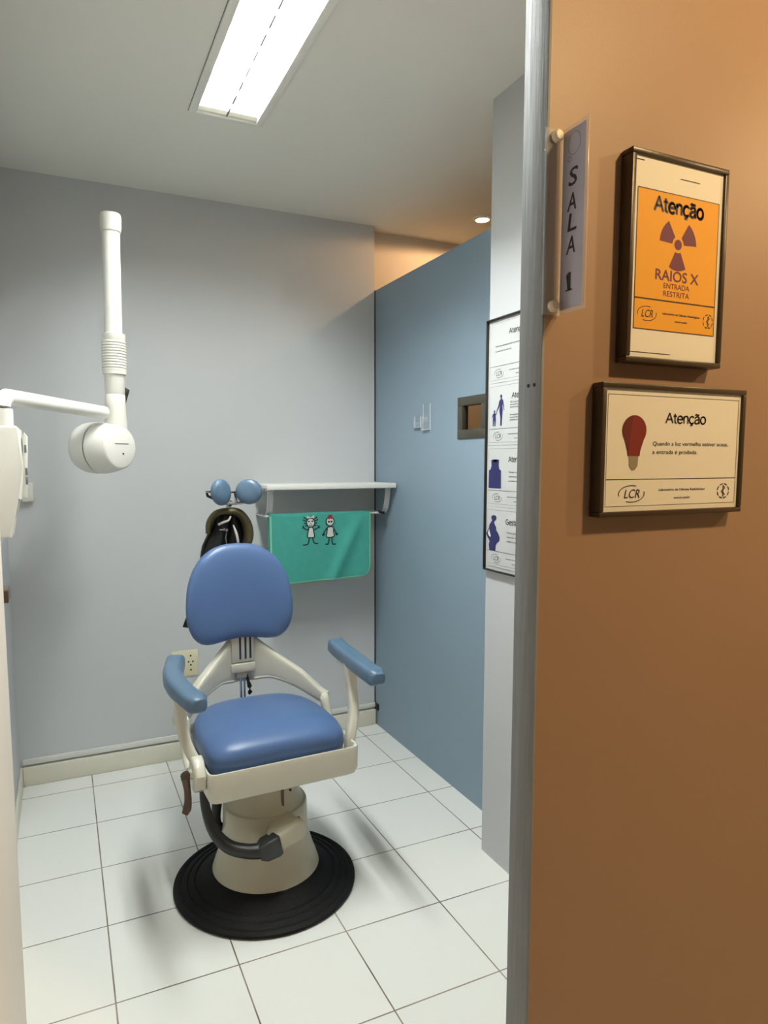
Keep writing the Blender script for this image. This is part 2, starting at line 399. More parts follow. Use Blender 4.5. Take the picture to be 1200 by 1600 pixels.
sl = thing('downlight', 'small round recessed downlight glowing warm beyond the blue partition', 'downlight', (1.874, -.185, CZ))
mb = MB(); mb.lathe([(.034, -.001), (.034, -.010), (.048, -.006), (.048, -.001)], LAMPF, 32); mb.build('trim_ring', sl)
mb = MB(); mb.lathe([(0, -.007), (.02, -.006), (.034, -.002)], SPOTE, 24); mb.build('lamp_bulb', sl)

# ================================================================== dental chair (local: x to the sitter's left, -y forwards)
ch = thing('dental_chair', 'old beige enamel dental chair with blue vinyl upholstery on a round black base', 'dental chair', (.515, -.95, 0), R(2))
mb = MB()
prof = [(0, .001), (.300, .001), (.306, .006), (.306, .014), (.298, .020), (.286, .020), (.282, .017), (.278, .020), (.262, .025), (.258, .022), (.254, .026), (.238, .031), (.233, .028), (.229, .032), (.212, .038), (.206, .043), (.195, .050), (.175, .056), (0, .056)]
mb.lathe(prof, BLACKR, 80); mb.build('base_plate', ch, (-.006, -.012, 0))
mb = MB()
mb.lathe([(.182, .050), (.180, .058), (.172, .082), (.162, .108), (.153, .138), (.147, .170), (.143, .215), (.1415, .272), (.139, .280), (.134, .283), (.10, .283)], BEIGE2, 72)
mb.build('pedestal', ch)
mb = MB(); mb.lathe([(.134, .275), (.128, .288), (.120, .300), (.114, .325), (.111, .36), (.111, .425)], BEIGE2, 64)
mb.box((.020, -.1165, .30), (.028, -.108, .40), BROWN); mb.lathe([(0, 0), (.004, 0), (.004, .003), (0, .003)], DARK, 10, Matrix.Translation((.055, -.101, .345)) @ Matrix.Rotation(pi/2, 4, 'X'))
mb.build('column', ch)
# seat pan: a tray with a rim
mb = MB()
O = lambda g, z, r: [(x, y, z) for x, y in rrect(-.240+g, -.224+g, .254-g, .222-g, r)]
loops = [O(.05, .406, .02), O(.016, .408, .026), O(.006, .414, .026), O(.001, .430, .024), O(0, .500, .024), O(.002, .505, .023), O(.007, .505, .02), O(.010, .498, .03), O(.012, .470, .03)]
tmp = bmesh.new(); L = [[tmp.verts.new(v) for v in l] for l in loops]; n = len(L[0])
for a, b in zip(L, L[1:]):
    for k in range(n): tmp.faces.new((a[k], a[(k+1) % n], b[(k+1) % n], b[k]))
tmp.faces.new(L[0][::-1]); tmp.faces.new(L[-1]); mb.absorb(tmp, BEIGE, None, True)
for y in (-.165,): mb.lathe([(0, 0), (.005, 0), (.004, .003), (0, .003)], BROWN, 12, Matrix.Translation((-.241, y, .455)) @ Matrix.Rotation(-pi/2, 4, 'Y'))
mb.build('seat_pan', ch)
# seat cushion
def seat_outline(n=72):
    out = []
    for k in range(n):
        a = 2*pi*k/n; c, s_ = cos(a), sin(a)
        e = 7.0 if s_ < 0 else 3.4
        q = (abs(c)**e + abs(s_)**e) ** (-1/e)
        x, y = c*q, s_*q
        hw = .229 - .020 * max(0, y)
        out.append((x*hw, .004 + y*.213))
    return out
def seat_place(u, v, t):
    z = .515 + t
    if t > 0: z += .008 * (1 - (u/.23)**2) - .012*max(0, -(v+.10))/.1
    return (u, v, z)
mb = MB(); so = seat_outline()
tmp = bmesh.new(); prof = [(.93, -.034), (.985, -.028), (1.0, -.006), (1.0, .008), (.992, .016), (.997, .021), (.986, .033), (.958, .045), (.905, .054), (.80, .060), (.6, .067), (.35, .072), (.12, .073)]
cu, cv = 0, .004
L = [[tmp.verts.new(seat_place(cu+(u-cu)*r_, cv+(v-cv)*r_, t_)) for u, v in so] for r_, t_ in prof]; n = len(so)
for a, b in zip(L, L[1:]):
    for k in range(n): tmp.faces.new((a[k], a[(k+1) % n], b[(k+1) % n], b[k]))
tmp.faces.new(L[0][::-1]); tmp.faces.new(L[-1]); mb.absorb(tmp, VINYL, None, True)
mb.build('seat', ch)
# backrest
BO = [(0, .186), (.05, .182), (.095, .166), (.135, .136), (.165, .094), (.184, .045), (.193, -.01), (.195, -.06), (.188, -.105), (.170, -.143), (.140, -.166), (.105, -.170), (.07, -.165), (.035, -.160), (0, -.158)]
BO = BO + [(-x, z) for x, z in BO[-2:0:-1]]
pts = [(x, z, 0) for x, z in BO]; pts = pts + pts[:1]
BOs = [(p.x, p.y) for p in smooth_path(pts, 4)[:-1]]
def back_place(u, v, t):
    y = -t - .55*u*u*1.4                      # the sides and lower lobes come forward
    a = R(7); z = v
    return (u, y*cos(a) + z*sin(a), -y*sin(a)*1.0 + z*cos(a))
mb = MB(); pillow(mb, BOs, .034, .030, back_place, VINYL, 12, 6.0); mb.build('backrest', ch, (-.012, .243, .948))
# back support casting: two arms sweeping down to the pivots
prof = [(0, .800, .618), (.04, .788, .622), (.07, .762, .628), (.10, .737, .630), (.15, .697, .614), (.19, .667, .592), (.23, .624, .566), (.255, .598, .550), (.272, .585, .556)]
full = [(-x, a, b) for x, a, b in prof[:0:-1]] + prof
pp, ss = [], []
for x, a, b in full:
    f_ = abs(x)/.272; pp.append((x, .262 - .175*f_**1.25, (a+b)/2)); ss.append([(q[0]*.018, q[1]*(a-b)/2) for q in rsec(1, 1, .45, 4)])
pp2 = smooth_path(pp, 3); ss2 = []
for k in range(len(pp)-1):
    for j in range(3): ss2.append([(p[0]+(q[0]-p[0])*j/3, p[1]+(q[1]-p[1])*j/3) for p, q in zip(ss[k], ss[k+1])])
ss2.append(ss[-1])
mb = MB()
P2 = [Vector(p) for p in pp2]; tmp = bmesh.new(); rings = []
for k, p in enumerate(P2):
    tdir = (P2[min(k+1, len(P2)-1)] - P2[max(k-1, 0)]); tdir.z = 0; tdir.normalize(); sd = Vector((-tdir.y, tdir.x, 0))
    rings.append([tmp.verts.new(p + sd*a + Vector((0, 0, b))) for a, b in ss2[k]])
n = len(rings[0])
for a, b in zip(rings, rings[1:]):
    for k in range(n): tmp.faces.new((a[k], a[(k+1) % n], b[(k+1) % n], b[k]))
tmp.faces.new(rings[0][::-1]); tmp.faces.new(rings[-1]); mb.absorb(tmp, BEIGE, None, True)
# raised lower lip of the casting
for sg in (-1, 1):
    mb.tube([(sg*x, .262 - .175*(x/.272)**1.25 - .012, b+.008) for x, a, b in prof[1:]], .008, BEIGE, 8, sub=3)
bs = mb.build('back_support', ch)
mb = MB(); mb.box((-.048, .218, .700), (.036, .262, .86), BEIGE, .004); mb.box((-.052, .212, .664), (.040, .262, .697), BEIGE, .005)
mb.box((-.046, .230, .697), (.034, .26, .700), DARK); mb.box((-.030, .222, .640), (.018, .258, .664), BEIGE2, .003)
for x in (-.016, .004, .022): mb.box((x-.0035, .2165, .712), (x+.0035, .2185, .84), DARK)
mb.build('slide_block', bs)
mb = MB()
mb.tube([(-.012, .236, .66), (-.010, .236, .56), (-.006, .232, .50)], .0045, CHROME, 10); mb.tube([(.004, .24, .66), (.004, .24, .50)], .004, CHROME, 10)
mb.tube([(.010, .226, .655), (.012, .224, .63), (.018, .222, .605), (.020, .222, .585), (.016, .222, .575)], [.004, .005, .009, .009, .004], BLACKP, 10)
mb.build('adjusting_rod', bs)
for sg in (-1, 1):
    mb = MB(); mb.tube([(sg*.246, .062, .585), (sg*.248, .062, .572), (sg*.252, .04, .52), (sg*.256, .01, .47), (sg*.256, -.03, .45)], [.010, .017, .015, .014, .012], BEIGE, 16, sub=4)
    mb.lathe([(0, -.012), (.017, -.012), (.017, .012), (0, .012)], BEIGE, 18, Matrix.Translation((sg*.250, .070, .572)) @ Matrix.Rotation(pi/2, 4, 'Y'))
    mb.build('side_link', ch)
# armrests
PADS = {1: [(.318, .125), (.314, .07), (.306, -.02), (.297, -.12), (.290, -.21), (.287, -.285)],
        -1: [(-.252, .170), (-.270, .11), (-.291, .02), (-.296, -.08), (-.287, -.18), (-.272, -.268)]}
for sg in (1, -1):
    mb = MB()
    path = [(sg*.246, -.150, .470), (sg*.252, -.148, .505), (sg*.281, -.115, .575), (sg*.289, -.085, .645), (sg*.290, -.075, .69), (sg*.298, -.07, .728)]
    sp, rr = smooth_path(path, 5, [.012, .014, .0145, .0145, .017, .024])
    mb.sweep(sp, [[(a*q*1.15, b*q*1.2) for a, b in rsec(1, 1, .6, 4)] for q in rr], BEIGE, upv=(0, 1, 0))
    mb.box((sg*.300-.02, -.15, .712), (sg*.300+.02, .03, .724), BEIGE, .004)
    ar = mb.build('armrest', ch)
    mb = MB(); sp = smooth_path([(x, y, .744 + (.006 if k == 0 else 0)) for k, (x, y) in enumerate(PADS[sg])], 5); n = len(sp); secs = []
    for k in range(n):
        t_ = k/(n-1); e = min(t_, 1-t_); g = min(1, .78 + e*5); hw, hh = .031*g*(1.0 if t_ < .7 else .97), .027*min(1, .82 + e*5)
        secs.append(rsec(hw, hh, .0165, 5))
    mb.sweep(sp, secs, VINYL2)
    # rounded end caps
    for end, dr_ in ((sp[0], (sp[0]-sp[1]).normalized()), (sp[-1], (sp[-1]-sp[-2]).normalized())):
        hw, hh = .031*.78, .027*.82
        mb.sweep([end, end+dr_*.006, end+dr_*.010], [rsec(hw, hh, .0165, 5), rsec(hw*.93, hh*.92, .015, 5), rsec(hw*.72, hh*.7, .011, 5)], VINYL2)
    mb.build('arm_pad', ar)
# joint plate, recline handle
mb = MB(); mb.prism([(-.205, .50), (-.18, .535), (-.15, .545), (-.12, .52), (-.09, .46), (-.12, .44), (-.17, .44), (-.20, .46)], -.276, -.240, 'x', BEIGE, .008, 3)
mb.lathe([(0, 0), (.016, 0), (.013, .018), (0, .018)], BEIGE, 18, Matrix.Translation((-.272, -.168, .500)) @ Matrix.Rotation(-pi/2, 4, 'Y')); mb.build('joint_plate', ch)
mb = MB(); mb.tube([(-.285, -.17, .505), (-.296, -.172, .498), (-.296, -.173, .485), (-.293, -.176, .455), (-.293, -.181, .425), (-.298, -.188, .405), (-.306, -.192, .392)], [.010, .016, .012, .010, .011, .013, .009], BROWN, 12, sub=4); mb.build('recline_handle', ch)
# pedal lever and its housing
mb = MB(); mb.tube([(-.226, -.10, .445), (-.229, -.105, .41), (-.226, -.115, .35), (-.208, -.135, .285), (-.172, -.165, .243), (-.125, -.190, .228), (-.085, -.202, .224), (-.062, -.206, .226)], [.011, .014, .015, .018, .021, .022, .024, .026], BLACKL, 16, sub=5)
mb.sweep([(-.085, -.202, .222), (-.070, -.204, .225), (-.030, -.200, .232), (-.022, -.199, .234)], [rsec(.022, .022, .008), rsec(.028, .030, .009), rsec(.027, .034, .009), rsec(.024, .032, .008)], BLACKL)
mb.build('foot_lever', ch)
mb = MB(); mb.sweep([(-.035, -.198, .232), (-.028, -.186, .236), (.050, -.170, .250), (.062, -.164, .252)], [rsec(.028, .030, .014), rsec(.034, .034, .015), rsec(.034, .034, .015), rsec(.028, .028, .012)], BEIGE2)
mb.sweep([(-.02, -.16, .235), (.05, -.145, .25)], [rsec(.045, .038, .012), rsec(.045, .038, .012)], BEIGE2)
mb.box((.0615, -.168, .255), (.067, -.150, .275), BROWN, .001); mb.build('lever_housing', ch)
mb = MB(); mb.tube([(-.120, .05, .19), (-.150, .04, .20), (-.160, .035, .235), (-.158, .03, .285), (-.150, .03, .30)], [.012, .014, .015, .017, .010], BLACKP, 12, sub=3); mb.build('rear_pedal', ch)
# headrest: bracket with two round pads
mb = MB()
mb.tube([(-.012, .285, .90), (-.012, .372, 1.02), (-.012, .375, 1.20), (-.012, .355, 1.258), (-.012, .318, 1.277)], .009, CHROME, 12)
mb.tube([(-.085, .295, 1.298), (-.05, .302, 1.278), (-.012, .303, 1.275), (.03, .300, 1.277)], .006, CHROME, 10, sub=3)
mb.tube([(-.108, .285, 1.322), (-.104, .288, 1.305), (-.085, .295, 1.296)], .005, BLACKP, 8); mb.box((-.113, .276, 1.316), (-.078, .288, 1.324), CHROME, .002)
mb.tube([(.005, .304, 1.278), (-.002, .300, 1.32)], .005, CHROME, 8); mb.box((-.02, .292, 1.313), (.012, .300, 1.319), BLACKP, .002)
mb.tube([(.08, .28, 1.322), (.105, .285, 1.324)], .0045, CHROME, 8); mb.box((.100, .279, 1.317), (.114, .291, 1.329), CHROME, .002)
hr = mb.build('headrest', ch)
for x, b, rx, rz_ in ((-.060, 25, .0415, .048), (.043, -25, .049, .0465)):
    mb = MB(); pillow(mb, circle(0, 0, rx, rz_, 40), .020, .016, lambda u, v, t: (u, -t, v), VINYL2, 8, 3.0)
    mb.build('head_pad', hr, (x, .270, 1.318), (R(-6), 0, R(b)))

# ================================================================== apron hanging behind the backrest
ap = thing('lead_apron', 'black protective apron with olive collar hanging behind the chair backrest', 'apron', (.49, -.615, 0))
mb = MB()
rows = 18; cols = 14; vs = []
for r_ in range(rows+1):
    v = r_/rows; z = 1.235 - .42*v
    half = .040 + .040*min(1, v*3.4)
    for c in range(cols+1):
        u = c/cols*2 - 1
        x = u*half*(1.0 + .25*v) - .030*v - .008 - .032*max(0, (v-.72)/.28)
        y = .012*sin(u*7 + v*3) + .02*u*u
        vs.append((x, y, z))
mb.faces(vs, [(r_*(cols+1)+c, r_*(cols+1)+c+1, (r_+1)*(cols+1)+c+1, (r_+1)*(cols+1)+c) for r_ in range(rows) for c in range(cols)], BLACKF, True)
o = mb.build('apron_body', ap); sm = o.modifiers.new('thick', 'SOLIDIFY'); sm.thickness = .012
mb = MB(); cp = [(-.083, -.01, 1.165), (-.078, -.012, 1.205), (-.052, -.016, 1.238), (-.010, -.018, 1.246), (.032, -.016, 1.238), (.060, -.012, 1.200), (.068, -.01, 1.155), (.056, -.008, 1.105)]
sp, rr = smooth_path(cp, 5, [.014, .018, .021, .021, .025, .029, .030, .026])
mb.sweep(sp, [[(a*q*.6, b*q) for a, b in circle(0, 0, 1, 1, 14)] for q in rr], OLIVE, upv=(0, -1, 0)); mb.build('collar', ap)
mb = MB(); mb.tube([(-.050, -.032, 1.198), (-.030, -.034, 1.207), (-.012, -.034, 1.213), (-.004, -.036, 1.228)], [.004, .0045, .004, .003], STRAPW, 8, sub=3)
mb.tube([(.006, -.030, 1.195), (.016, -.032, 1.165), (.022, -.032, 1.135), (.023, -.03, 1.115)], [.002, .005, .005, .002], STRAPW, 8, sub=3); mb.build('strap', ap)
mb = MB(); mb.lathe([(0, 0), (.010, 0), (.010, .012), (.005, .02), (0, .02)], CHROME, 14, Matrix.Translation((-.020, -.018, 1.178)) @ Matrix.Rotation(pi/2, 4, 'X'))
mb.tube([(-.045, -.03, 1.179), (-.025, -.03, 1.179)], .003, CHROME, 8); mb.tube([(-.020, -.032, 1.17), (-.023, -.032, 1.145), (-.020, -.032, 1.12)], .0022, GREYP, 6); mb.build('hook', ap)

# ================================================================== wall-mounted x-ray machine
xr = thing('x_ray_machine', 'white dental x-ray machine on a wall arm, its long cone pointing up', 'x-ray machine', (XL, -.93, 1.21))
def W(p): return (p[0]-XL, p[1]+.93, p[2]-1.21)
mb = MB(); ol = [(XL+.001, 1.525), (-.182, 1.525), (-.174, 1.518), (-.170, 1.41), (-.178, 1.322), (-.190, 1.320), (-.196, 1.27), (-.206, 1.217), (XL+.001, 1.217)]
mb.prism([(x-XL, z-1.21) for x, z in ol], -.08, .07, 'y', PLASTW2, .006, 3); wb = mb.build('wall_box', xr)
mb = MB(); mb.prism([(.112, .115), (.122, .29), (.125, .30), (.132, .29), (.128, .20), (.124, .115)], -.02, .05, 'y', PLASTW, .002)
for z in (.255, .19, .165): mb.box((.124, -.022, z-.012), (.130, -.018, z+.010), GREYP, .001)
mb.build('control_panel', wb)
mb = MB(); mb.tube([W(p) for p in ((-.214, -1.0+.02, 1.51), (-.214, -.98, 1.572))], .0265, PLASTW, 22)
mb.tube([W(p) for p in ((-.214, -.98, 1.545), (-.214, -.98, 1.585), (-.206, -.962, 1.603), (-.188, -.928, 1.607), (-.05, -.69, 1.605), (.075, -.485, 1.603))], [.0225, .0225, .0225, .0225, .0225, .0225], PLASTW, 20, sub=5)
mb.build('arm', xr)
hx, hy, hz = .128, -.500, 1.478                        # centre of the flat front face
ax = Vector((-.67, .74, 0)).normalized()
M4 = Matrix.Translation(W((hx, hy, hz))) @ ax.to_track_quat('Z', 'Y').to_matrix().to_4x4()
mb = MB()
mb.lathe([(0, 0), (.070, 0), (.0745, .002), (.079, .008), (.089, .045), (.0935, .072), (.0945, .084), (.0910, .086), (.0910, .090)], PLASTW, 56, M4)
mb.lathe([(.0910, .090), (.0945, .092), (.0945, .115), (.092, .145), (.084, .168), (.066, .186), (.04, .194), (0, .196)], PLASTW2, 56, M4)
mb.lathe([(.0916, .0855), (.0916, .0905)], DARK, 56, M4)
hd = mb.build('tube_head', xr)
mb = MB(); Mf = Matrix.Translation(W((hx, hy, hz))) @ Matrix.Rotation(math.atan2(.67, .74), 4, 'Z')
mb.box((-.03, -.0008, .012), (.038, 0, .0155), GREYP, 0, 2, Mf); mb.build('badge', hd); mb = MB(); mb.lathe([(0, 0), (.0035, 0), (.0035, .001), (0, .001)], BLACKP, 12, Mf @ Matrix.Translation((.010, 0, -.022)) @ Matrix.Rotation(pi/2, 4, 'X'))
mb.build('indicator', hd)
cx_, cy_ = .100, -.455
Mc = Matrix.Translation(W((cx_, cy_, 0))) @ Matrix.Rotation(R(.6), 4, 'Y')
mb = MB(); mb.lathe([(.040, 1.49), (.040, 1.56), (.0375, 1.595), (.036, 1.63), (.035, 1.668), (.0335, 1.670), (.0345, 1.672), (.0345, 1.75), (0, 1.75)], PLASTW2, 40, Mc); nk = mb.build('cone_neck', xr)
mb = MB(); pr = [(.034, 1.742), (.041, 1.742), (.041, 1.752)]
for k in range(11):
    z = 1.755 + k*.0098; pr += [(.0415, z), (.0425, z+.003), (.0415, z+.006), (.0385, z+.0075), (.0385, z+.0092)]
pr += [(.0405, 1.866), (.0405, 1.885), (.031, 1.888)]
mb.lathe(pr, PLASTW2, 40, Mc); mb.build('ribbed_collar', xr)
mb = MB(); mb.lathe([(.0305, 1.88), (.0305, 2.27)], PLASTW, 36, Mc); mb.lathe([(.0265, 2.29), (.0265, 1.88)], PLASTW, 36, Mc); mb.build('cone', xr)
mb = MB(); mb.lathe([(.0305, 2.238), (.0345, 2.242), (.0355, 2.252), (.0365, 2.258), (.0365, 2.292), (.0345, 2.302), (.031, 2.302), (.029, 2.28), (.028, 2.25)], PLASTW2, 40, Mc); mb.build('cone_cap', xr)
mb = MB(); mb.prism([(.020, 1.595), (.046, 1.605), (.072, 1.690), (.050, 1.703), (.020, 1.700)], -.012, .012, 'y', BLACKP, .003, 2, Matrix.Translation(W((cx_-.002, cy_+.02, 0)))); mb.build('angle_dial', nk)

# ================================================================== things on the back wall
jb = thing('junction_box', 'small white surface box on the grey wall beside the machine', 'junction box', (-.205, YB, 1.298))
mb = MB(); mb.box((-.022, -.032, -.04), (.022, 0, .04), PLASTW2, .004); mb.build('cover', jb)
mb = MB(); mb.lathe([(0, 0), (.004, 0), (.004, .002), (0, .002)], GREYP, 10, Matrix.Translation((-.008, -.0315, -.005)) @ Matrix.Rotation(pi/2, 4, 'X')); mb.build('screw', jb)

ou = thing('wall_outlet', 'ivory wall outlet behind the chair arm', 'electrical outlet', (.432, YB, .466))
mb = MB(); mb.box((-.061, -.008, -.063), (.061, 0, .063), IVORY, .003); mb.build('cover_plate', ou)
for x, z, r_ in ((.016, .006, .0042), (.036, .006, .0042), (.026, -.010, .0042), (.026, .035, .0045)):
    mb = MB(); mb.lathe([(0, 0), (r_, 0), (r_, .001), (0, .001)], BLACKP, 12, Matrix.Translation((x, -.0081, z)) @ Matrix.Rotation(pi/2, 4, 'X')); mb.build('pin_hole', ou)
mb = MB(); mb.lathe([(0, 0), (.0045, 0), (.004, .002), (0, .002)], BROWN, 12, Matrix.Translation((.026, -.0081, -.034)) @ Matrix.Rotation(pi/2, 4, 'X')); mb.build('screw', ou)

sh = thing('wall_shelf', 'white wall shelf with towel rail beneath it', 'shelf', (1.10, YB, 1.31))
S0, S1 = -.325, .331; SD = -.265
mb = MB(); mb.box((S0, SD, -.012), (S1, -.001, .012), SHELFW, .003); mb.build('shelf_board', sh)
for x in (S0+.03, S1-.022):
    mb = MB(); c_ = smooth_path([(-.004, -.010, 0), (-.20, -.010, 0), (-.212, -.022, 0), (-.208, -.06, 0), (-.194, -.105, 0), (-.178, -.128, 0), (-.150, -.140, 0), (-.004, -.140, 0)], 4)
    P = [(p.x, p.y) for p in c_]
    # a bent flat strap: under the board, down, and back to the wall
    for a, b in zip(P, P[1:]):
        d = Vector((b[0]-a[0], b[1]-a[1])); nn = Vector((-d.y, d.x)).normalized()*.002
        mb.prism([(a[0]+nn.x, a[1]+nn.y), (b[0]+nn.x, b[1]+nn.y), (b[0]-nn.x, b[1]-nn.y), (a[0]-nn.x, a[1]-nn.y)], x-.014, x+.014, 'x', BRACKET)
    mb.build('bracket', sh)
mb = MB(); mb.tube([(S0+.01, -.186, -.138), (S1-.03, -.186, -.138)], .006, BRACKET, 12); mb.tube([(S1-.062, -.186, -.134), (S1-.028, -.186, -.140)], .0075, BLACKP, 10); mb.build('towel_rail', sh)

# towel folded over the rail
TX0, TX1 = .802, 1.322; TY, TZ = -.047, 1.172
tw = thing('hand_towel', 'teal terry towel with two stick-figure children hanging below the shelf', 'towel', (0, 0, 0))
TLEN = .325
def tf(x, s):
    """front fall of the towel: x across, s down from the rail"""
    u = (x-TX0)/(TX1-TX0)
    y = TY - .014 - .012*s/TLEN - .007*(s/TLEN)*sin(u*5.5+.8) - .016*math.exp(-((u-.60-.30*(1-s/TLEN))/.07)**2)*min(1, s/.10)
    return y
mb = MB(); cols, rows = 60, 36; vs = []
path = []
for k in range(rows+1):
    s_ = TLEN*(1-k/rows); path.append(('f', s_))
for k in range(1, 8): path.append(('r', pi*k/8))
for k in range(0, 13): path.append(('b', .26*k/12))
def cornerclip(x, s, ln, r=.055):
    a = x
    if s > ln-r:
        q = (s-(ln-r))/r; ins = r*(1-math.sqrt(max(0, 1-q*q)))
        a = min(max(x, TX0+ins), TX1-ins)
    return a
for kind, s_ in path:
    for c in range(cols+1):
        x = TX0 + (TX1-TX0)*c/cols
        if kind == 'f':
            xx = TX0 + (x-TX0)/(TX1-TX0)*(TX1-TX0); lo = cornerclip(TX0, s_, TLEN); hi = cornerclip(TX1, s_, TLEN); xx = lo + (hi-lo)*c/cols
            vs.append((xx - .006*s_/TLEN*(c/cols), tf(xx, s_), TZ - s_ + .004*(c/cols)+ .006*(s_/TLEN)*(c/cols)))
        elif kind == 'r': vs.append((x, TY - .013*cos(s_), TZ + .010*sin(s_)))
        else: vs.append((x, TY + .013 + .004*sin(x*30), TZ - s_))
nr = len(path)
bvs, fcs = mb.faces(vs, [(r_*(cols+1)+c, r_*(cols+1)+c+1, (r_+1)*(cols+1)+c+1, (r_+1)*(cols+1)+c) for r_ in range(nr-1) for c in range(cols)], TEAL, True)
hi_ = mb.mi(HEM)
for i, fc in enumerate(fcs):
    r_, c = divmod(i, cols)
    if r_ == 0 or (r_ < rows and c in (0, cols-1)): fc.material_index = hi_
o = mb.build('cloth', tw); sm = o.modifiers.new('thick', 'SOLIDIFY'); sm.thickness = .006; sm.offset = 0
def onT(lift):
    return lambda u, v: (u, tf(u, max(0, TZ-v)) - .0036 - lift, v)
def kid(mb, cx, zt, girl):
    h = .150; k = h/.365; P = lambda x, y: (cx + x*k, zt - y*k)   # design units: ~0..0.365 tall
    def st(pts, wd=.012, m=INK, lift=.0006, closed=False):
        q = [P(*p) for p in pts]; q = [(v.x, v.y) for v in smooth_path([(a, b, 0) for a, b in q], 4)] if len(q) > 2 and not closed else q
        mb.stroke(q, wd*k*1.15, m, onT(lift), closed=closed)
    def pl(pts, m, lift): mb.poly([P(*p) for p in pts], m, onT(lift))
    hy_ = .095 if girl else .075
    if girl:
        for y0, dx in ((.055, .085), (.075, .095), (.10, .08), (.12, .07)):
            st([(-.03, y0+.012), (-dx, y0-.008+(y0-.09)*.5)]); st([(.03, y0+.012), (dx, y0-.008+(y0-.09)*.5)])
    else: st([(-.048, .05), (-.052, .09), (-.04, .12)], .01)
    hp = circle(0, hy_, .050, .052, 28); pl(hp, FIGW, .0012); st(hp, .011, INK, .0016, True)
    if girl:
        pl([(-.05, .012), (-.008, .028), (.0, .03), (.012, .028), (.048, .006), (.042, .042), (.01, .038), (-.04, .046)], FIGW, .0020)
        st([(-.032, .078), (-.012, .084)], .012, INK, .0022); st([(.012, .082), (.034, .074)], .012, INK, .0022)
        st([(0, .095), (.003, .105)], .008, REDP, .0022); st([(-.02, .120), (0, .128), (.02, .118)], .007, INK, .0022)
        body = [(-.022, .150), (.022, .150), (.036, .200), (.044, .250), (.034, .268), (-.034, .268), (-.044, .250), (-.034, .200)]
        arms = ([(-.028, .175), (-.062, .172), (-.085, .150)], [(.028, .182), (.075, .168), (.098, .150)])
        legs = ([(-.018, .268), (-.028, .315), (-.045, .345), (-.10, .352)], [(.02, .268), (.03, .315), (.045, .335), (.088, .345)])
    else:
        pl([(-.035, .030), (-.022, .002), (.0, -.008), (.026, .0), (.032, .03), (.022, .048), (.004, .040), (-.015, .050)], REDP, .0022)
        st([(-.028, .078), (-.004, .078)], .018, INK, .0022); st([(.004, .078), (.028, .078)], .018, INK, .0022)
        body = [(-.034, .140), (.034, .140), (.042, .200), (.044, .255), (-.044, .258), (-.042, .200)]
        arms = ([(-.036, .145), (-.068, .185), (-.088, .222)], [(.036, .145), (.062, .190), (.082, .222)])
        legs = ([(-.016, .258), (-.020, .315), (-.032, .342), (-.064, .338)], [(.018, .258), (.022, .315), (.034, .345), (.070, .345)])
    pl(body, FIGW, .0010); st(body + body[:1], .012, INK, .0016)
    for a in arms:
        st(a); e = a[-1]; sg = -1 if e[0] < 0 else 1
        for dx, dy in ((-.010, -.026), (.016*sg, -.012), (.022*sg, .010)): st([e, (e[0]+dx, e[1]+dy)], .009) if girl else None
        if not girl: pl([(e[0]-.014*sg, e[1]-.02), (e[0]+.020*sg, e[1]+.004), (e[0]+.004*sg, e[1]+.024), (e[0]-.018*sg, e[1]+.012)], INK, .0018)
    for l in legs: st(l, .013)
mb = MB(); kid(mb, 1.003, 1.176, True); kid(mb, 1.103, 1.170, False); mb.build('printed_figures', tw)

# ================================================================== acrylic holders on the partition
for ya, yb_, za, zb, lb in ((-.297, -.354, 1.583, 1.636, 'small clear acrylic holder on the blue partition, shorter of the pair'), (-.377, -.442, 1.570, 1.687, 'tall narrow clear acrylic holder on the blue partition')):
    ah = thing('acrylic_holder', lb, 'acrylic holder', (XP, (ya+yb_)/2, za)); hwd = abs(ya-yb_)/2; hh = zb-za
    mb = MB(); mb.box((-.003, -hwd, 0), (0, hwd, hh), ACRYLT, .0008); mb.box((-.0034, hwd-.002, 0), (-.0004, hwd+.0005, hh), ACRYLE); mb.box((-.0034, -hwd-.0005, 0), (-.0004, -hwd+.002, hh), ACRYLE); mb.build('back_plate', ah)
    mb = MB(); mb.box((-.012, -hwd, 0), (-.003, hwd, .0025), ACRYLE); mb.box((-.012, -hwd, .0025), (-.0105, hwd, hh*.5), ACRYLT); mb.box((-.0105, -hwd, .0025), (-.003, -hwd+.0015, hh*.5), ACRYLT); mb.box((-.0105, hwd-.0015, .0025), (-.003, hwd, hh*.5), ACRYLT)
    mb.build('pocket', ah)

